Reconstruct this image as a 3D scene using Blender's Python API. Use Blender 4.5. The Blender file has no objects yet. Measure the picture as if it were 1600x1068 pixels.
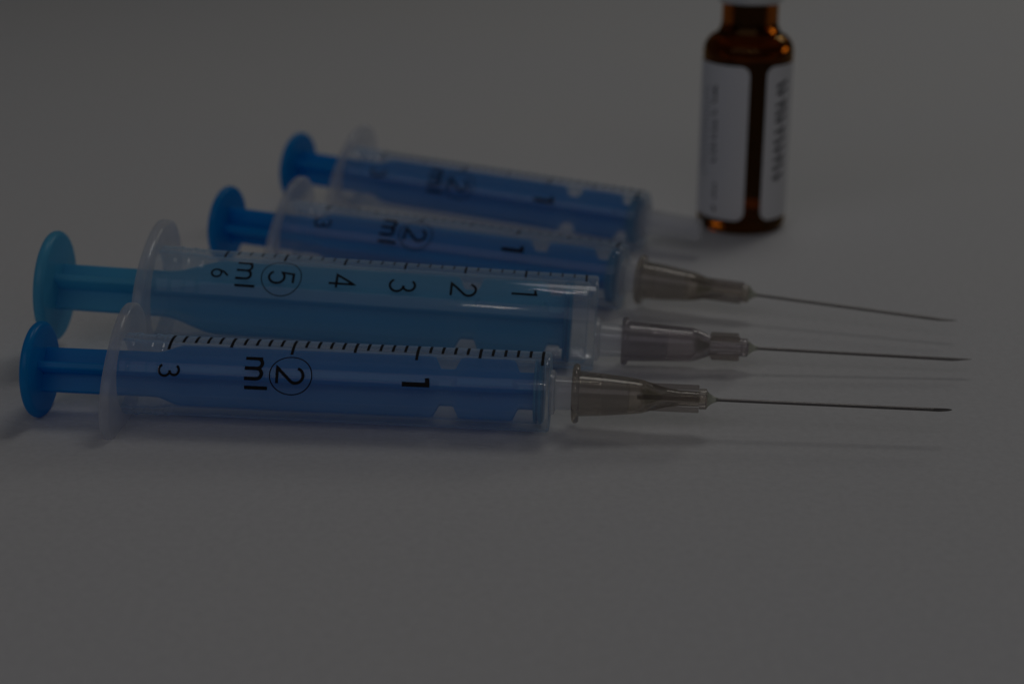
import bpy, bmesh, math, random
from mathutils import Matrix, Vector
R = math.radians
S = 0.001                      # model units are millimetres
random.seed(7)
scene = bpy.context.scene
C = scene.collection

# ------------------------------------------------------------------ camera
cam = bpy.data.objects.new('camera', bpy.data.cameras.new('camera'))
C.objects.link(cam); scene.camera = cam
F_PX, PITCH, CAM_H = 2651.7, 20.332, 91.28
cam.location = (0, 0, CAM_H * S)
cam.rotation_euler = (R(90 - PITCH), 0, 0)
cam.data.sensor_width = 36.0
cam.data.lens = F_PX * 36 / 1600
cam.data.clip_start = 0.01; cam.data.clip_end = 20
cam.data.dof.use_dof = True
cam.data.dof.focus_distance = 0.228
cam.data.dof.aperture_fstop = cam.data.lens / 3.7
cam.data.dof.aperture_blades = 0

# ------------------------------------------------------------------ light
world = bpy.data.worlds.new('World'); scene.world = world; world.use_nodes = True
bg = world.node_tree.nodes['Background']
bg.inputs[0].default_value = (0.93, 0.96, 1.0, 1); bg.inputs[1].default_value = 0.20

def area_lamp(name, loc, target, size, watts, color, size_y=None):
    d = bpy.data.lights.new(name, 'AREA'); d.shape = 'DISK'; d.size = size * S
    if size_y: d.shape = 'RECTANGLE'; d.size_y = size_y * S
    d.energy = watts; d.color = color
    o = bpy.data.objects.new(name, d); C.objects.link(o)
    o.location = Vector(loc) * S
    o.rotation_euler = (Vector(target) - Vector(loc)).to_track_quat('-Z', 'Y').to_euler()
    return o
area_lamp('overhead_softbox', (110, 440, 560), (30, 260, 0), 190, 1.7, (1.0, 0.985, 0.94))
area_lamp('back_window', (480, 860, 460), (180, 380, 0), 240, 3.0, (1.0, 0.975, 0.91))
area_lamp('window_light', (-130, -260, 430), (10, 260, 0), 960, 2.75, (0.965, 0.925, 1.0), 330)
area_lamp('ceiling_lamp', (-62, -330, 520), (10, 240, 0), 30, 0.22, (1.0, 0.93, 0.80))

scene.view_settings.view_transform = 'Standard'; scene.view_settings.look = 'None'
scene.view_settings.gamma = 1; scene.view_settings.exposure = -3.36
scene.cycles.max_bounces = 20; scene.cycles.transmission_bounces = 18; scene.cycles.transparent_max_bounces = 16
scene.cycles.glossy_bounces = 6; scene.cycles.diffuse_bounces = 8
scene.cycles.caustics_refractive = True; scene.cycles.caustics_reflective = False
scene.cycles.blur_glossy = 0.6
scene.cycles.sample_clamp_indirect = 6
scene.cycles.use_denoising = True

# ------------------------------------------------------------------ materials
def new_mat(name):
    m = bpy.data.materials.new(name); m.use_nodes = True
    nt = m.node_tree; nt.nodes.clear()
    out = nt.nodes.new('ShaderNodeOutputMaterial')
    return m, nt, out
def node(nt, t, **kw):
    n = nt.nodes.new(t)
    for k, v in kw.items():
        if k in n.inputs: n.inputs[k].default_value = v
        else: setattr(n, k, v)
    return n
def noise_bump(nt, scale, strength, dist, detail=3, stretch=None):
    tc = node(nt, 'ShaderNodeTexCoord'); mp = node(nt, 'ShaderNodeMapping')
    if stretch: mp.inputs['Scale'].default_value = stretch
    nt.links.new(tc.outputs['Object'], mp.inputs[0])
    nz = node(nt, 'ShaderNodeTexNoise', Scale=scale, Detail=detail)
    nt.links.new(mp.outputs[0], nz.inputs['Vector'])
    b = node(nt, 'ShaderNodeBump', Strength=strength, Distance=dist)
    nt.links.new(nz.outputs['Fac'], b.inputs['Height'])
    return b, nz

def clear_plastic(name, tint, milk, milk_col, rough, ior=1.49, bump=0.25, edge=0.0, thru=0.6):
    """moulded translucent plastic: refracting, with a little white scatter"""
    m, nt, out = new_mat(name)
    b, nz = noise_bump(nt, 160, bump, 0.00006, 2, (0.35, 1, 1))
    g = node(nt, 'ShaderNodeBsdfGlass', Color=(*tint, 1), Roughness=rough, IOR=ior)
    d = node(nt, 'ShaderNodeBsdfDiffuse', Color=(*milk_col, 1))
    t = node(nt, 'ShaderNodeBsdfTranslucent', Color=(*milk_col, 1))
    nt.links.new(b.outputs[0], g.inputs['Normal'])
    m1 = node(nt, 'ShaderNodeMixShader'); m1.inputs[0].default_value = 0.55
    nt.links.new(d.outputs[0], m1.inputs[1]); nt.links.new(t.outputs[0], m1.inputs[2])
    rmp = node(nt, 'ShaderNodeMapRange'); rmp.inputs['To Min'].default_value = milk * 0.7; rmp.inputs['To Max'].default_value = milk * 1.3
    nt.links.new(nz.outputs['Fac'], rmp.inputs['Value'])
    m2 = node(nt, 'ShaderNodeMixShader')
    if edge:         # a longer way through the cloudy wall at a glancing angle scatters more
        lw = node(nt, 'ShaderNodeLayerWeight', Blend=0.5)
        pw = node(nt, 'ShaderNodeMath', operation='POWER'); pw.inputs[1].default_value = 4.0
        ma = node(nt, 'ShaderNodeMath', operation='MULTIPLY_ADD'); ma.inputs[1].default_value = edge
        nt.links.new(lw.outputs['Facing'], pw.inputs[0]); nt.links.new(pw.outputs[0], ma.inputs[0]); nt.links.new(rmp.outputs[0], ma.inputs[2])
        nt.links.new(ma.outputs[0], m2.inputs[0])
    else: nt.links.new(rmp.outputs[0], m2.inputs[0])
    tr = node(nt, 'ShaderNodeBsdfTransparent', Color=(*tint, 1))      # hazy thin walls let most light straight through
    gl = node(nt, 'ShaderNodeBsdfGlossy', Roughness=rough); nt.links.new(b.outputs[0], gl.inputs['Normal'])
    fr = node(nt, 'ShaderNodeFresnel', IOR=ior); nt.links.new(b.outputs[0], fr.inputs['Normal'])
    geo = node(nt, 'ShaderNodeNewGeometry')
    inv = node(nt, 'ShaderNodeMath', operation='SUBTRACT'); inv.inputs[0].default_value = 1.0; nt.links.new(geo.outputs['Backfacing'], inv.inputs[1])
    fm = node(nt, 'ShaderNodeMath', operation='MULTIPLY'); nt.links.new(fr.outputs[0], fm.inputs[0]); nt.links.new(inv.outputs[0], fm.inputs[1])
    mt_ = node(nt, 'ShaderNodeMixShader'); nt.links.new(fm.outputs[0], mt_.inputs[0]); nt.links.new(tr.outputs[0], mt_.inputs[1]); nt.links.new(gl.outputs[0], mt_.inputs[2])
    mg = node(nt, 'ShaderNodeMixShader'); mg.inputs[0].default_value = thru
    nt.links.new(g.outputs[0], mg.inputs[1]); nt.links.new(mt_.outputs[0], mg.inputs[2])
    nt.links.new(mg.outputs[0], m2.inputs[1]); nt.links.new(m1.outputs[0], m2.inputs[2])
    nt.links.new(m2.outputs[0], out.inputs[0])
    return m

def blue_plastic(name, col, transl, transl_col, rough=0.32):
    m, nt, out = new_mat(name)
    b, nz = noise_bump(nt, 220, 0.25, 0.00006, 3, (0.3, 1, 1))
    p = node(nt, 'ShaderNodeBsdfPrincipled', Roughness=rough, IOR=1.49)
    cr = node(nt, 'ShaderNodeMix', data_type='RGBA'); cr.inputs[6].default_value = (*[c * .85 for c in col], 1); cr.inputs[7].default_value = (*[c * 1.15 for c in col], 1)
    nt.links.new(nz.outputs['Fac'], cr.inputs[0]); nt.links.new(cr.outputs[2], p.inputs['Base Color'])
    nt.links.new(b.outputs[0], p.inputs['Normal'])
    t = node(nt, 'ShaderNodeBsdfTranslucent', Color=(*transl_col, 1))
    mx = node(nt, 'ShaderNodeMixShader'); mx.inputs[0].default_value = transl
    nt.links.new(p.outputs[0], mx.inputs[1]); nt.links.new(t.outputs[0], mx.inputs[2])
    nt.links.new(mx.outputs[0], out.inputs[0])
    return m

def simple(name, col, rough, metal=0.0, bump=None, spec=0.5):
    m, nt, out = new_mat(name)
    p = node(nt, 'ShaderNodeBsdfPrincipled', Roughness=rough, Metallic=metal)
    p.inputs['Base Color'].default_value = (*col, 1); p.inputs['Specular IOR Level'].default_value = spec
    if bump:
        b, nz = noise_bump(nt, *bump); nt.links.new(b.outputs[0], p.inputs['Normal'])
    nt.links.new(p.outputs[0], out.inputs[0])
    return m

M = {}
M['barrel'] = clear_plastic('clear_polypropylene', (0.995, 0.995, 1.0), 0.115, (0.66, 0.84, 1.0), 0.06, edge=0.8, thru=0.9)
M['flange'] = clear_plastic('cloudy_polypropylene', (0.97, 0.97, 0.985), 0.30, (0.97, 0.98, 1.0), 0.10, edge=0.3, thru=0.84)
M['hub'] = clear_plastic('smoky_hub_plastic', (0.93, 0.90, 0.865), 0.13, (0.52, 0.48, 0.42), 0.02, thru=0.25)
M['hub_mauve'] = clear_plastic('mauve_hub_plastic', (0.925, 0.90, 0.91), 0.16, (0.50, 0.465, 0.48), 0.02, thru=0.25)
M['fin'] = clear_plastic('smoky_fin_plastic', (0.86, 0.83, 0.81), 0.26, (0.42, 0.39, 0.37), 0.08, thru=0.5)
M['glue'] = clear_plastic('pale_green_glue', (0.93, 0.94, 0.88), 0.45, (0.66, 0.68, 0.60), 0.2)
M['blue'] = blue_plastic('deep_blue_plastic', (0.004, 0.36, 0.76), 0.5, (0.01, 0.54, 0.95))
M['teal'] = blue_plastic('light_blue_plastic', (0.16, 0.60, 0.84), 0.5, (0.22, 0.70, 0.92))
M['seal'] = blue_plastic('pale_teal_seal', (0.10, 0.42, 0.66), 0.5, (0.14, 0.52, 0.80))
M['ink'] = simple('black_print', (0.006, 0.006, 0.008), 0.6, spec=0.2)
M['ink_soft'] = simple('grey_print', (0.04, 0.04, 0.055), 0.7, spec=0.2)
M['ink_faint'] = simple('faint_print', (0.42, 0.43, 0.46), 0.7, spec=0.2)
M['steel'] = simple('needle_steel', (0.18, 0.17, 0.165), 0.28, 1.0, (900, 0.3, 0.00001, 2, (0.05, 1, 1)))
M['label'] = simple('paper_label', (0.80, 0.80, 0.82), 0.55, bump=(500, 0.2, 0.00003))
M['crimp'] = simple('crimp_aluminium', (0.75, 0.76, 0.76), 0.35, 0.6)
M['rubber'] = simple('grey_rubber', (0.045, 0.04, 0.04), 0.6)
M['cap'] = simple('white_cap_plastic', (0.75, 0.76, 0.78), 0.4)

def amber():
    m, nt, out = new_mat('amber_glass')
    b, nz = noise_bump(nt, 90, 0.3, 0.0001, 2)
    g = node(nt, 'ShaderNodeBsdfGlass', Color=(0.68, 0.42, 0.17, 1), Roughness=0.02, IOR=1.51)
    nt.links.new(b.outputs[0], g.inputs['Normal']); nt.links.new(g.outputs[0], out.inputs[0])
    return m
M['amber'] = amber()

def paper():
    m, nt, out = new_mat('white_paper')
    tc = node(nt, 'ShaderNodeTexCoord')
    p = node(nt, 'ShaderNodeBsdfPrincipled', Roughness=0.85); p.inputs['Specular IOR Level'].default_value = 0.15
    n1 = node(nt, 'ShaderNodeTexNoise', Scale=12.0, Detail=4.0); n2 = node(nt, 'ShaderNodeTexNoise', Scale=900.0, Detail=5.0, Roughness=0.7)
    wv = node(nt, 'ShaderNodeTexNoise', Scale=1500.0, Detail=3.0)
    mp = node(nt, 'ShaderNodeMapping'); mp.inputs['Scale'].default_value = (0.35, 1, 1); mp.inputs['Rotation'].default_value = (0, 0, R(38))
    nt.links.new(tc.outputs['Object'], n1.inputs['Vector']); nt.links.new(tc.outputs['Object'], n2.inputs['Vector'])
    nt.links.new(tc.outputs['Object'], mp.inputs[0]); nt.links.new(mp.outputs[0], wv.inputs['Vector'])
    mx = node(nt, 'ShaderNodeMix', data_type='RGBA'); mx.inputs[6].default_value = (0.79, 0.79, 0.815, 1); mx.inputs[7].default_value = (0.825, 0.815, 0.80, 1)
    nt.links.new(n1.outputs['Fac'], mx.inputs[0])
    m2 = node(nt, 'ShaderNodeMix', data_type='RGBA', blend_type='MULTIPLY'); m2.inputs[0].default_value = 0.24
    nt.links.new(mx.outputs[2], m2.inputs[6]); nt.links.new(n2.outputs['Fac'], m2.inputs[7])
    nt.links.new(m2.outputs[2], p.inputs['Base Color'])
    ad = node(nt, 'ShaderNodeMath', operation='ADD'); nt.links.new(n2.outputs['Fac'], ad.inputs[0]); nt.links.new(wv.outputs['Fac'], ad.inputs[1])
    b = node(nt, 'ShaderNodeBump', Strength=0.8, Distance=0.00012); nt.links.new(ad.outputs[0], b.inputs['Height'])
    nt.links.new(b.outputs[0], p.inputs['Normal']); nt.links.new(p.outputs[0], out.inputs[0])
    return m
M['paper'] = paper()

# ------------------------------------------------------------------ mesh helpers (all in mm, local x = long axis)
def link(name, me, mat=None, parent=None):
    o = bpy.data.objects.new(name, me); C.objects.link(o)
    if mat is not None and me is not None and not me.materials: me.materials.append(mat)
    if parent: o.parent = parent
    return o
def mesh(name, verts, faces, smooth=True, sharp=35):
    me = bpy.data.meshes.new(name)
    me.from_pydata([(x * S, y * S, z * S) for x, y, z in verts], [], faces)
    bm = bmesh.new(); bm.from_mesh(me)
    bmesh.ops.remove_doubles(bm, verts=bm.verts, dist=1e-7)
    bmesh.ops.recalc_face_normals(bm, faces=bm.faces)
    for f in bm.faces: f.smooth = smooth
    for e in bm.edges:
        if len(e.link_faces) == 2 and e.calc_face_angle(0) > R(sharp): e.smooth = False
    bm.to_mesh(me); bm.free()
    return me
def lathe(prof, seg=72, axis='x', closed=False, name='lathe', sharp=35):
    """revolve (u, r) points; r = 0 ends are closed; closed=True joins last to first"""
    V, Fc = [], []; rings = []
    P = []
    ends = list(zip(prof, prof[1:] + prof[:1])) if closed else list(zip(prof, prof[1:]))
    for (p, q) in ends:                      # support loops keep long flanks from picking up bent normals
        P.append(p); d = math.hypot(q[0] - p[0], q[1] - p[1])
        if d > 1.0 and p[1] > 1e-6 and q[1] > 1e-6:
            for t in (0.12 / d, 0.36 / d, 1 - 0.36 / d, 1 - 0.12 / d): P.append((p[0] + (q[0] - p[0]) * t, p[1] + (q[1] - p[1]) * t))
    if not closed: P.append(prof[-1])
    prof = P
    for (u, r) in prof:
        if r < 1e-6: rings.append([len(V)]); V.append((u, 0, 0))
        else:
            rings.append(list(range(len(V), len(V) + seg)))
            for k in range(seg):
                a = 2 * math.pi * k / seg; V.append((u, r * math.cos(a), r * math.sin(a)))
    pairs = list(zip(rings, rings[1:])) + ([(rings[-1], rings[0])] if closed else [])
    for A, B in pairs:
        if len(A) == 1 and len(B) == 1: continue
        for k in range(seg):
            k2 = (k + 1) % seg
            if len(A) == 1: Fc.append((A[0], B[k], B[k2]))
            elif len(B) == 1: Fc.append((A[k], A[k2], B[0]))
            else: Fc.append((A[k], A[k2], B[k2], B[k]))
    if axis == 'z': V = [(y, z, x) for x, y, z in V]
    return mesh(name, V, Fc, sharp=sharp)
def arc(cu, cr, rad, a0, a1, n=5):
    return [(cu + rad * math.cos(R(a0 + (a1 - a0) * i / n)), cr + rad * math.sin(R(a0 + (a1 - a0) * i / n))) for i in range(n + 1)]
def plate(outline, x0, x1, hole=0.0, bev=0.25, name='plate', seg_hole=48):
    """a plate with an outline in the (y, z) plane, optional round hole, rounded rim, thickness x0..x1; outline is star shaped"""
    n = len(outline); V, Fc = [], []
    def ring(x, k, off):
        ids = []
        for (y, z) in outline:
            d = math.hypot(y, z); s = (d + off) / d
            ids.append(len(V)); V.append((x, y * s, z * s))
        return ids
    xm = (x0 + x1) / 2; h = (x1 - x0) / 2
    rings = []
    for i in range(7):
        a = -90 + 180 * i / 6
        off = -bev + bev * math.cos(R(a)); x = xm + (h if abs(a) == 90 else 0) * (1 if a > 0 else -1) if abs(a) == 90 else xm + (h - bev) * (1 if a > 0 else (-1 if a < 0 else 0)) + bev * math.sin(R(a))
        rings.append(ring(x, i, off))
    def inner(x):
        ids = []
        for (y, z) in outline:
            d = math.hypot(y, z); ids.append(len(V)); V.append((x, y / d * hole, z / d * hole))
        return ids
    for A, B in zip(rings, rings[1:]):
        for k in range(n): Fc.append((A[k], A[(k + 1) % n], B[(k + 1) % n], B[k]))
    if hole > 0:
        i0, i1 = inner(x0), inner(x1)
        for A, B in ((i0, rings[0]), (rings[-1], i1), (i1, i0)):
            for k in range(n): Fc.append((A[k], A[(k + 1) % n], B[(k + 1) % n], B[k]))
    else:
        for rr, x in ((rings[0], x0), (rings[-1], x1)):
            c = len(V); V.append((x, 0, 0))
            for k in range(n): Fc.append((rr[k], rr[(k + 1) % n], c))
    return mesh(name, V, Fc, sharp=50)

# rib: a fin of the plunger's cross, outline given as outer radius along u
def rib_mesh(pts, r_in, th_in, th_out, name='rib'):
    V, Fc = [], []
    for (u, r) in pts:
        b = min(0.16, th_out * .3)
        V += [(u, -r_in, -th_in / 2), (u, -(r - b), -th_out / 2), (u, -r, -th_out / 2 + b), (u, -r, th_out / 2 - b), (u, -(r - b), th_out / 2), (u, -r_in, th_in / 2)]
    for i in range(len(pts) - 1):
        a, b = i * 6, i * 6 + 6
        for k in range(6): Fc.append((a + k, a + (k + 1) % 6, b + (k + 1) % 6, b + k))
    Fc.append(tuple(range(6))); Fc.append(tuple(range(len(V) - 6, len(V))))
    return mesh(name, V, Fc, sharp=28)

# ------------------------------------------------------------------ stroke lettering printed on the barrel
def arcpts(cx, cy, rx, ry, a0, a1, n=18):
    return [(cx + rx * math.cos(R(a0 + (a1 - a0) * i / n)), cy + ry * math.sin(R(a0 + (a1 - a0) * i / n))) for i in range(n + 1)]
GL = {   # strokes in a box 1 high, about 0.6 wide, centred on (0, 0)
 '1': [[(0.03, 0.5), (0.03, -0.5)], [(-0.22, 0.40), (0.0, 0.42)]],
 '2': [arcpts(0, 0.2, 0.27, 0.28, 165, -32, 16) + [(-0.27, -0.47), (0.3, -0.47)]],
 '3': [arcpts(-0.01, 0.25, 0.24, 0.23, 150, -85, 14), arcpts(0, -0.22, 0.28, 0.27, 88, -152, 16)],
 '4': [[(0.12, -0.5), (0.12, 0.48), (-0.3, -0.2), (0.3, -0.2)]],
 '5': [[(0.25, 0.47), (-0.17, 0.47), (-0.22, 0.03)] + arcpts(0, -0.18, 0.28, 0.3, 128, -150, 18)],
 '6': [arcpts(0, -0.2, 0.25, 0.28, 0, 360, 24), [(-0.245, -0.14), (-0.12, 0.2), (0.14, 0.48)]],
 'm': [[(-0.42, -0.36), (-0.42, 0.3)], arcpts(-0.21, 0.1, 0.21, 0.2, 180, 0, 10) + [(0.0, -0.36)], arcpts(0.21, 0.1, 0.21, 0.2, 180, 0, 10) + [(0.42, -0.36)]],
 'l': [[(0, -0.36), (0, 0.56)]],
}
def ribbon(pts, w, closed=False, jag=0.0):
    n = len(pts); L, Rr = [], []
    for i in range(n):
        p0 = pts[i - 1] if (i > 0 or closed) else pts[i]; p1 = pts[(i + 1) % n] if (i < n - 1 or closed) else pts[i]
        t0 = (pts[i][0] - p0[0], pts[i][1] - p0[1]); t1 = (p1[0] - pts[i][0], p1[1] - pts[i][1])
        def nz(t): 
            d = math.hypot(*t); return (t[0] / d, t[1] / d) if d > 1e-9 else None
        a, b = nz(t0), nz(t1); a = a or b; b = b or a
        m = (a[0] + b[0], a[1] + b[1]); d = math.hypot(*m)
        if d < 0.5: m = a; k = 1
        else: m = (m[0] / d, m[1] / d); k = 1 / max(0.45, m[0] * a[0] + m[1] * a[1])
        nx, ny = -m[1], m[0]; h = w / 2 * k * (1 + random.uniform(-jag, jag))
        L.append((pts[i][0] + nx * h, pts[i][1] + ny * h)); Rr.append((pts[i][0] - nx * h, pts[i][1] - ny * h))
    return L, Rr
def densify(pts, step):
    out = [pts[0]]
    for a, b in zip(pts, pts[1:]):
        d = math.hypot(b[0] - a[0], b[1] - a[1]); k = max(1, int(d / step))
        out += [(a[0] + (b[0] - a[0]) * i / k, a[1] + (b[1] - a[1]) * i / k) for i in range(1, k + 1)]
    return out
def print_mesh(strokes, Rb, name):
    """strokes: (points in (u, s) mm with s = arc length upwards, width, closed); laid on radius Rb"""
    V, Fc = [], []
    for j, (pts, w, closed) in enumerate(strokes):
        L, Q = ribbon(pts, w, closed, 0.05)
        base = len(V); rr = Rb + 0.03 + 0.004 * (j % 4)
        for (a, b) in zip(L, Q):
            for (u, s) in (a, ((a[0] + b[0]) / 2, (a[1] + b[1]) / 2), b):
                e = s / Rb; V.append((u, -rr * math.cos(e), rr * math.sin(e)))
        n = len(L)
        for i in range(n if closed else n - 1):
            i2 = (i + 1) % n
            for c in (0, 1): Fc.append((base + 3 * i + c, base + 3 * i2 + c, base + 3 * i2 + c + 1, base + 3 * i + c + 1))
    me = bpy.data.meshes.new(name); me.from_pydata([(x * S, y * S, z * S) for x, y, z in V], [], Fc)
    for p in me.polygons: p.use_smooth = True
    return me
def glyph(ch, u0, s0, H, w, wide=1.0):
    out = []
    for st in GL[ch]:
        # reading direction runs down the barrel's side, glyph tops point to the needle
        out.append((densify([(u0 + gy * H, s0 - gx * H * wide) for gx, gy in st], H * 0.06), w, False))
    return out
def circle(u0, s0, ru, rs, w, n=64):
    return [([(u0 + ru * math.cos(2 * math.pi * i / n), s0 + rs * math.sin(2 * math.pi * i / n)) for i in range(n)], w, True)]

# ------------------------------------------------------------------ syringe kinds
CACHE = {}
def cached(key, fn):
    if key not in CACHE: CACHE[key] = fn()
    return CACHE[key]

SMALL = dict(R=5.45, ri=4.35, uend=1.0, uin=0.2, flange=(-58.5, -57.0), L=10.6, W=6.5, collar=-55.6, ring=(-52.9, -51.4),
    disc=(-70.2, -68.8), disc_r=6.65, stem=3.1, wide=4.2, widen=(-53.2, -49.2), front=0.0, notches=((-14.7, -14.0, -12.0, -11.3), (-3.9, -3.3, -1.25, -1.2)), ndepth=1.7,
    nozzle=(2.3, 2.02, 11.6), noz_off=0.0)
LARGE = dict(R=7.0, ri=6.0, uend=1.8, uin=0.6, flange=(-64.5, -62.8), L=12.2, W=9.3, collar=-60.2, ring=(-58.2, -56.2),
    disc=(-80.0, -78.3), disc_r=8.3, stem=3.6, wide=5.85, widen=(-62.5, -53.5), front=-1.8, notches=((-18.8, -18.0, -15.9, -15.2), (-5.8, -5.2, -3.35, -3.3)), ndepth=2.0,
    nozzle=(2.5, 2.05, 12.5), noz_off=2.45)

def barrel_mesh(k):
    Ro, ri = k['R'], k['ri']; fb = k['flange'][0]; c = k['collar']; r0, r1 = k['ring']
    P = [(fb, ri + .55), (fb + .15, Ro + .1)]
    for j, q in enumerate((c, r0, r1)):      # moulding rings round the mouth of the barrel
        a_, b_ = Ro + (.1, .03, 0)[j], Ro + (.03, 0, -.03)[j]
        P += [(q - .22, a_), (q - .1, a_ + .10), (q + .1, a_ + .10), (q + .22, b_)]
    P += [(-30, Ro - .03)]
    P += arc(k['uend'] - .35, Ro - .40, .35, 90, 0, 5)
    P += [(k['uend'], 1.0), (k['uend'], 0)]
    P2 = [(k['uin'], 0), (k['uin'], ri - .3), (k['uin'] - .3, ri), (r1, ri), (r1 - .2, ri + .1), (r0, ri + .22), (r0 - .2, ri + .3), (c, ri + .3), (c - .4, ri + .4), (fb + .3, ri + .45)]
    return lathe(P + P2, 96, closed=True, name='barrel', sharp=60)
def flange_mesh(k):
    pts = []; n = 96
    for i in range(n):
        a = 2 * math.pi * i / n; ca, sa = math.cos(a), math.sin(a)
        e = 2.25
        r = (abs(ca / k['L']) ** e + abs(sa / k['W']) ** e) ** (-1 / e)
        pts.append((r * ca, r * sa))
    return plate(pts, k['flange'][0] + .02, k['flange'][1], hole=k['R'] + .13, bev=.45, name='finger_flange')
def nozzle_mesh(k):
    r0, r1, ln = k['nozzle']; u0 = k['uend'] + .02
    P = [(u0, 1.0), (u0, r0 + .75), (u0 + .5, r0 + .7), (u0 + .75, r0 + .05), (u0 + 1, r0), (ln - .2, r1), (ln, r1 - .2), (ln, 1.0)]
    return lathe(P, 56, closed=True, name='nozzle')
def rib_for(k):
    d1 = k['disc'][1]; w0, w1 = k['widen']; end = k['front'] - 1.1
    pts = [(d1 + .02, k['stem'])]
    for i in range(17):
        t = i / 16; s = t * t * (3 - 2 * t); pts.append((w0 + (w1 - w0) * t, k['stem'] + (k['wide'] - k['stem']) * s))
    for (a, b, c, d) in k['notches']:
        lo = k['wide'] - k['ndepth']
        pts += [(a - .5, k['wide']), (a, k['wide'] - .15), (b, lo + .15), (b + .2, lo), (c - .2, lo), (c, lo + .12), (d, lo + .5 if d - c < .1 else k['wide'] - .15)]
        if d - c > .1: pts.append((d + .5, k['wide']))
    pts.append((end, k['wide'] - k['ndepth'] + .5))
    return rib_mesh(pts, .42, 1.25, .95)
def seal_mesh(k):
    f = k['front']; r = k['ri'] - .02
    P = [(f - 1.08, 0), (f - 1.08, r - .12), (f - 1.0, r), (f - .72, r), (f - .66, r - .5), (f - .45, r - .5), (f - .38, r), (f - .1, r), (f, r - .15), (f, 0)]
    return lathe(P, 72, name='seal')

def scale_strokes(k, kind):
    Ro = k['R']; st = []
    def tick(u, e0, e1, w): st.append((densify([(u, R(e0) * Ro), (u, R(e1) * Ro)], .25), w, False))
    if kind == 'small':
        for i in range(31):
            u = -1.68 * i
            if i % 10 == 0: tick(u, 74, 33, .40)
            elif i % 5 == 0: tick(u, 74, 42, .40)
            else: tick(u, 74, 48.5, .38)
    else:
        for i in range(31):
            u = -1.768 * i
            if i % 5 == 0: tick(u, 55, 27, .30)
            else: tick(u, 55, 35, .20)
    return st

def build_hub(kind):
    """meshes of the needle hub with u = 0 at its open end"""
    if kind == 'grey':
        body = [(0, 2.28), (0, 3.85)]
        body = [(0.0, 2.3)] + arc(.5, 3.55, .5, 180, 0, 8) + [(1.0, 3.06), (4.2, 2.85), (8.0, 2.45), (9.4, 2.25), (11.0, 1.75), (12.6, 1.3), (14.2, 1.08), (17.0, 1.02), (17.02, .35), (12.0, .35), (9.6, 1.3), (9.0, 1.9), (4.0, 2.12)]
        fin = dict(u0=8.7, u1=17.0, r=1.87, th=.6, slope=1.2)
        col = (17.03, 18.05, 1.42)
    else:
        body = [(0.0, 2.3)] + arc(.55, 3.05, .52, 180, 0, 8) + [(1.1, 2.97), (5.0, 2.78), (10.4, 2.5), (11.4, 2.2), (13.0, 1.55), (14.2, 1.42), (17.6, 1.38), (17.62, .35), (13.0, .35), (11.0, 1.4), (10.4, 1.95), (4.0, 2.12)]
        fin = dict(u0=12.9, u1=17.3, r=2.35, th=.45, slope=.7)
        col = (17.65, 18.6, 1.36)
    b = lathe(body, 64, closed=True, name='needle_hub', sharp=45)
    # a fin stands on the body: thin plate from inside radius to r
    V, Fc = [], []
    u0, u1, r, th = fin['u0'], fin['u1'], fin['r'], fin['th']
    prof = [(u0, 2.0 if kind == 'grey' else 1.5), (u0 + fin['slope'] * .6, r), (u1 - .1, r), (u1, r - .1), (u1, 1.12 if kind == 'grey' else 1.45), (u0 + 3.2, 1.14 if kind == 'grey' else 1.5)]
    if kind != 'grey': prof[-1] = (u0 + 1.4, 1.5)
    n = len(prof)
    for s in (-1, 1):
        for (u, rr) in prof: V.append((u, -rr, s * th / 2))
    for i in range(n): Fc.append((i, (i + 1) % n, n + (i + 1) % n, n + i))
    Fc += [tuple(range(n)), tuple(range(n, 2 * n))]
    f = mesh('fin', V, Fc, smooth=False)
    c0, c1, cr = col
    c = lathe([(c0, .4), (c0, cr - .12), (c0 + .12, cr), (c1 - .15, cr), (c1, cr - .15), (c1, .4)], 40, closed=True, name='hub_collar')
    g = lathe([(c1 + .02, 0), (c1 + .02, cr - .25), (c1 + .35, .8), (c1 + .8, .5), (c1 + 1.3, .3), (c1 + 1.5, .245), (c1 + 1.5, 0)], 32, name='glue_bead')
    slv = lathe([(9.72, 0), (9.72, 1.2), (11.9, .3), (12.0, 0)] if kind == 'grey' else [(11.1, 0), (11.1, 1.3), (12.9, .3), (13, 0)], 32, name='glue_plug')
    return b, f, c, g, slv, c1
def needle_mesh(u0, u1, ro=.235, rin=.13, bevel=3.3, seg=24):
    """hollow tube with a slanted cut; the cut faces -y (local), the point lies on +y"""
    V, Fc = [], []
    def ring(r, cut):
        ids = []
        for k in range(seg):
            a = 2 * math.pi * k / seg; y, z = r * math.cos(a), r * math.sin(a)
            u = (u1 - bevel * (1 - y / ro) / 2) if cut else u0
            ids.append(len(V)); V.append((u, y, z))
        return ids
    o0, o1, i1 = ring(ro, False), ring(ro, True), ring(rin, True)
    ib = []
    for k in range(seg):
        a = 2 * math.pi * k / seg; ib.append(len(V)); V.append((u1 - bevel - 6, rin * math.cos(a), rin * math.sin(a)))
    for A, B in ((o0, o1), (o1, i1), (i1, ib)):
        for k in range(seg): Fc.append((A[k], A[(k + 1) % seg], B[(k + 1) % seg], B[k]))
    Fc.append(tuple(ib)); Fc.append(tuple(o0))
    return mesh('needle', V, Fc, sharp=30)

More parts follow.
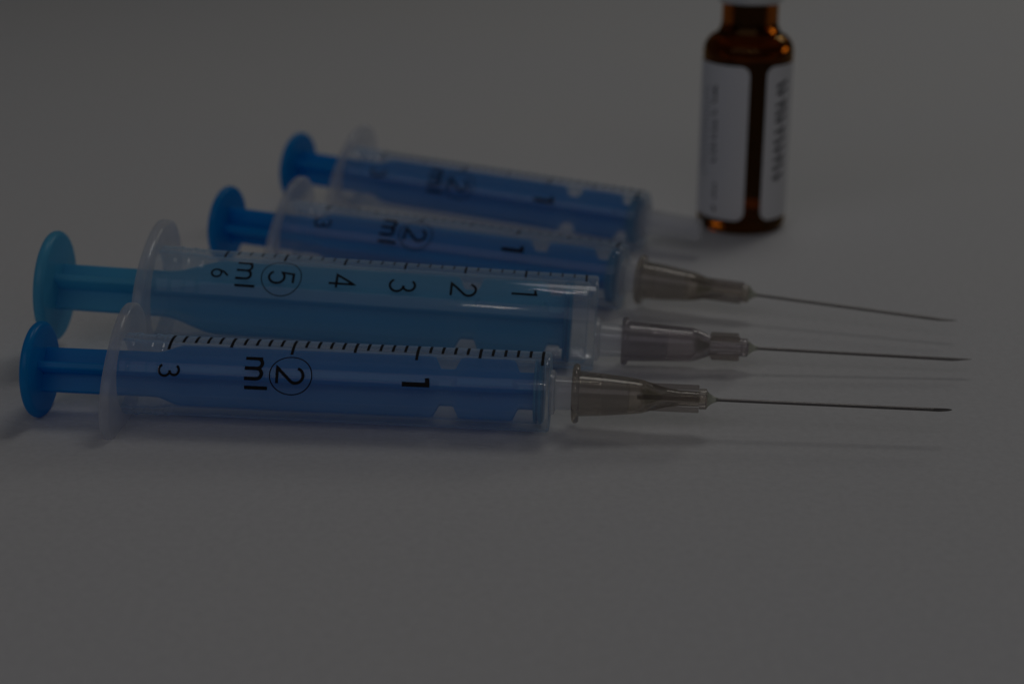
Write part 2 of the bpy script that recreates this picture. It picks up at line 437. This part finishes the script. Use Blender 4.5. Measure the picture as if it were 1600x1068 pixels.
def make_syringe(label, kind, X, Y, yaw, tilt, num_el, wing_el, rib_el, blue, hub=None, hub_u=0.0, hub_tilt=0.0, needle_len=55, bevel_rot=0, fin_rot=0, group=None):
    k = SMALL if kind == 'small' else LARGE
    yaw, tilt = R(yaw), R(tilt)
    a = Vector((math.cos(tilt) * math.cos(yaw), -math.cos(tilt) * math.sin(yaw), -math.sin(tilt)))
    far = Vector((math.sin(yaw), math.cos(yaw), 0)); up = a.cross(far)
    z0 = k['R'] / math.cos(tilt) + k['uend'] * math.sin(tilt) + .02
    root = bpy.data.objects.new('syringe', None); C.objects.link(root)
    root.empty_display_size = .01
    m = Matrix((a, far, up)).transposed().to_4x4(); m.translation = Vector((X, Y, z0)) * S
    root.matrix_world = m
    root['label'] = label; root['category'] = 'syringe'
    if group: root['group'] = group
    # barrel
    b = link('barrel', cached((kind, 'barrel'), lambda: barrel_mesh(k)), M['barrel'], root)
    b.rotation_euler.x = R(-num_el)
    fl = link('finger_flange', cached((kind, 'flange'), lambda: flange_mesh(k)), M['flange'], b)
    fl.rotation_euler.x = R(wing_el) + R(num_el)      # wings: far side up by wing_el
    nz = link('nozzle', cached((kind, 'nozzle'), lambda: nozzle_mesh(k)), M['flange'], b)
    if k['noz_off']:
        o = Vector((0, 0, -k['noz_off'] * S)); o.rotate(Matrix.Rotation(R(num_el), 3, 'X')); nz.location = o
    Ro = k['R']
    link('printed_scale', cached((kind, 'scale'), lambda: print_mesh(scale_strokes(k, kind), Ro, 'printed_scale')), M['ink'], b)
    if kind == 'small':
        items = [('numeral', 'n1', glyph('1', -16.6, -.25, 3.7, .62)),
                 ('numeral', 'n2', glyph('2', -33.5, .1, 3.7, .42, 1.0)),
                 ('numeral_circle', 'c2', circle(-33.4, .1, 2.85, 2.6, .16)),
                 ('unit_mark', 'ml', glyph('m', -38.4, .85, 3.5, .50, .95) + glyph('l', -38.4, -1.75, 3.4, .50)),
                 ('numeral', 'n3', glyph('3', -49.9, .1, 2.8, .34))]
    else:
        items = [('numeral', 'L%d' % i, glyph(str(i), -8.84 * i + .1, 0, 3.75, .36, .95)) for i in (1, 2, 3, 4, 5)]
        items += [('numeral', 'L6', glyph('6', -53.1, 0, 2.5, .30)),
                  ('numeral_circle', 'Lc', circle(-44.1, 0, 2.9, 2.9, .14)),
                  ('unit_mark', 'Lml', glyph('m', -49.6, .75, 3.3, .38) + glyph('l', -49.6, -1.75, 3.2, .38))]
    for nm, key, st in items:
        link(nm, cached((kind, key), lambda: print_mesh(st, Ro, nm)), M['ink'], b)
    # plunger
    pk = (kind, blue)
    core = cached((pk, 'core'), lambda: lathe([(k['disc'][1] + .01, 0), (k['disc'][1] + .01, .62), (k['front'] - 1.1, .62), (k['front'] - 1.1, 0)], 20, name='plunger'))
    pl = link('plunger', core, M[blue], root); pl.rotation_euler.x = R(-rib_el)
    rm = cached((pk, 'rib'), lambda: rib_for(k))
    for q in range(4):
        rb = link('rib', rm, M[blue], pl); rb.rotation_euler.x = R(90 * q)
    d0, d1, dr = k['disc'][0], k['disc'][1], k['disc_r']; h = (d1 - d0) / 2
    P = [(d0, 0), (d0, dr - h - .25)] + arc(d0 + h, dr - h, h, 180, 0, 10)[1:-1] + [(d1, dr - h - .1), (d1, 0)]
    link('thumb_rest', cached((pk, 'disc'), lambda: lathe(P, 96, name='thumb_rest', sharp=60)), M[blue], pl)
    link('seal', cached((pk, 'seal'), lambda: seal_mesh(k)), M['seal'], pl)
    # needle
    if hub:
        bd, fn, co, gl, slv, c1 = cached(('hub', hub), lambda: build_hub(hub))
        mt = M['hub'] if hub == 'grey' else M['hub_mauve']
        h_ = link('needle_hub', bd, mt, root)
        h_.location = (hub_u * S, 0, -k['noz_off'] * S)
        h_.rotation_euler = (R(-fin_rot), R(hub_tilt), 0)
        for q in range(4):
            f_ = link('fin', fn, M['fin'], h_); f_.rotation_euler.x = R(90 * q)
        link('hub_collar', co, mt, h_); link('glue_bead', gl, M['glue'], h_); link('glue_plug', slv, M['glue'], h_)
        nd = link('needle', needle_mesh(c1 + 1.2, needle_len), M['steel'], h_)
        nd.rotation_euler.x = R(bevel_rot)
    return root

# ------------------------------------------------------------------ table
def table():
    n = 60; V, Fc = [], []
    xs = [-2600 + 5200 * i / n for i in range(n + 1)]; ys = [-900 + 4200 * i / n for i in range(n + 1)]
    for y in ys:
        for x in xs: V.append((x, y, 0))
    for j in range(n):
        for i in range(n): q = j * (n + 1) + i; Fc.append((q, q + 1, q + n + 2, q + n + 1))
    o = link('table_surface', mesh('table_surface', V, Fc), M['paper']); o['kind'] = 'structure'
    return o
table()

# ------------------------------------------------------------------ syringes, front to back
GRP = 'blue plunger syringes lying in a row'
make_syringe('slim deep blue syringe lying frontmost, nearest the viewer, sharp numerals, grey needle hub', 'small', 4.17, 212.18, 4.91, .81,
    28, 36, 35, 'blue', 'grey', 3.95, 0, 50.4, 20, 20, GRP)
make_syringe('thick light blue syringe numbered 1 to 6, its needle set low on its end', 'large', 10.57, 235.43, 3.97, 2.75,
    50, 24, 43, 'teal', 'mauve', 5.7, -.75, 51.2, 145, 55, GRP)
make_syringe('slim blue syringe with grey needle hub, lying just behind the thick light blue syringe', 'small', 17.01, 262.10, 17.23, 2.27,
    44, 40, -2, 'blue', 'grey', 3.6, 0, 50.4, 100, 50, GRP)
make_syringe('blurred slim blue syringe furthest back, without a needle, bare nozzle pointing at the vial', 'small', 22.77, 294.55, 22.24, 2.59,
    30, 40, 32, 'blue', None, group=GRP)

# ------------------------------------------------------------------ amber vial
def make_vial(X, Y):
    root = bpy.data.objects.new('vial', None); C.objects.link(root); root.location = (X * S, Y * S, .02 * S)
    root['label'] = 'upright amber glass vial with white label standing behind the needles'; root['category'] = 'vial'
    Rv = 8.2
    outer = [(0.25, 0), (0.0, 5.6)] + [(1.6 - 1.6 * math.cos(R(a)), Rv - 1.6 + 1.6 * math.sin(R(a))) for a in (0, 20, 40, 60, 75, 90)]
    outer += [(33.2, Rv)] + [(33.2 + 3.4 * math.sin(R(a)), Rv - 3.4 + 3.4 * math.cos(R(a))) for a in (15, 30, 45, 60, 75)]
    outer += [(37.0, 5.6), (37.6, 5.25), (38.4, 5.1), (43.6, 5.1), (43.6, 3.2)]
    inner = [(38.0, 3.2), (36.4, 4.2), (35.4, 5.6), (33.6, 6.9), (32.0, 7.25), (3.2, 7.25), (1.8, 6.2), (1.5, 4.5), (1.4, 0)]
    body = link('glass_body', lathe(outer + inner, 96, axis='z', name='glass_body', sharp=60), M['amber'], root)
    # liquid-free; label is a wrap with a gap towards the camera
    cam_ang = math.atan2(-Y, -X)                     # direction to the camera seen from the vial
    def wrap(t0, t1, z0, z1, rad, thick=.09, cr=1.7):
        V, Fc = [], []; nt_, nz_ = 110, 40
        zs = [z0 + (z1 - z0) * (0.5 - 0.5 * math.cos(math.pi * j / nz_)) for j in range(nz_ + 1)]
        for rr in (rad, rad + thick):
            for z in zs:
                d = min(z - z0, z1 - z); ins = 0 if d >= cr else cr - math.sqrt(max(0, cr * cr - (cr - d) ** 2))
                a0, a1 = t0 + ins / rad, t1 - ins / rad
                for i in range(nt_ + 1):
                    t = a0 + (a1 - a0) * i / nt_; V.append((rr * math.cos(t), rr * math.sin(t), z))
        W = nt_ + 1; N = W * (nz_ + 1)
        for s in (0, N):
            for j in range(nz_):
                for i in range(nt_): q = s + j * W + i; Fc.append((q, q + 1, q + W + 1, q + W))
        for j in range(nz_):
            for i in (0, nt_): q = j * W + i; Fc.append((q, q + W, q + W + N, q + N))
        for j in (0, nz_):
            for i in range(nt_): q = j * W + i; Fc.append((q, q + 1, q + 1 + N, q + N))
        return mesh('label', V, Fc, sharp=50)
    # picture right = increasing angle when seen from the camera
    g0, g1 = R(3.5), R(25.5)
    lab = link('label', wrap(cam_ang + g1, cam_ang + 2 * math.pi + g0, 2.9, 31.6, Rv + .03), M['label'], root)
    # print: small blurred runs of type, set sideways along the label
    def marks(specs, mat, name):
        V, Fc = [], []; rr = Rv + .15
        for (t, z, wt, wz, sl) in specs:             # angle, height, size along the girth (mm), size along z, slant
            dt = wt / rr / 2; b = len(V)
            for (s, q) in ((-1, -1), (0, -1), (1, -1), (1, 1), (0, 1), (-1, 1)):
                tt = t + s * dt; V.append((rr * math.cos(tt), rr * math.sin(tt), z + q * wz / 2 + s * sl))
            Fc += [(b, b + 1, b + 4, b + 5), (b + 1, b + 2, b + 3, b + 4)]
        me = bpy.data.meshes.new(name); me.from_pydata([(x * S, y * S, z * S) for x, y, z in V], [], Fc)
        return link(name, me, mat, lab)
    rnd = random.Random(3)
    def ang(px): return cam_ang + math.asin(max(-.98, min(.98, px / 67.5)))
    sp = []
    for z in (26.9, 25.9, 24.6, 22.4, 20.6, 19.4, 18.0, 16.4, 15.2, 13.6):
        sp += [(ang(-46 + rnd.uniform(-1.5, 1.5)), z, 1.0, .28, rnd.uniform(-.2, .2)), (ang(-44 + rnd.uniform(-2, 2)), z + .45, .4, .8, 0)]
    marks(sp, M['ink_soft'], 'printed_line')
    sp = [(ang(-41 + rnd.uniform(-2, 1)), z, .55, .5, .1) for z in (9.3, 8.4, 7.6, 6.9, 5.0, 4.5)]
    marks(sp, M['ink_soft'], 'printed_line')
    sp = [(ang(-58 + rnd.uniform(-2, 2)), 11 + i * .8, 1.3, .3, 0) for i in range(21)]
    marks(sp, M['ink_faint'], 'printed_line')
    sp = []
    for i, z in enumerate((28.2, 26.8, 24.6, 23.1, 21.7, 19.6, 17.8, 16.2, 14.4, 12.8, 11.0)):
        sp += [(ang(52), z, 2.7, .62, .38), (ang(47 + (i % 3) * 4), z - .5, .5, .8, 0)]
    marks(sp, M['ink_soft'], 'printed_line')
    link('stopper', lathe([(36.9, 0), (36.9, 3.1), (43.65, 3.15), (43.65, 0)], 48, axis='z', name='stopper'), M['rubber'], root)
    cr = link('crimp_ring', lathe([(42.2, 5.14), (42.1, 5.7), (42.35, 5.95), (45.6, 6.0), (45.9, 7.1), (47.4, 7.2), (47.6, 6.9), (47.6, 0), (47.4, 0), (43.7, 0), (43.7, 5.14)], 72, axis='z', name='crimp_ring', sharp=40), M['crimp'], root)
    link('flip_cap', lathe([(47.65, 0), (47.65, 7.6), (47.9, 7.8), (50.2, 7.8), (50.5, 7.5), (50.5, 0)], 72, axis='z', name='flip_cap', sharp=40), M['cap'], root)
make_vial(43.44, 310.9)
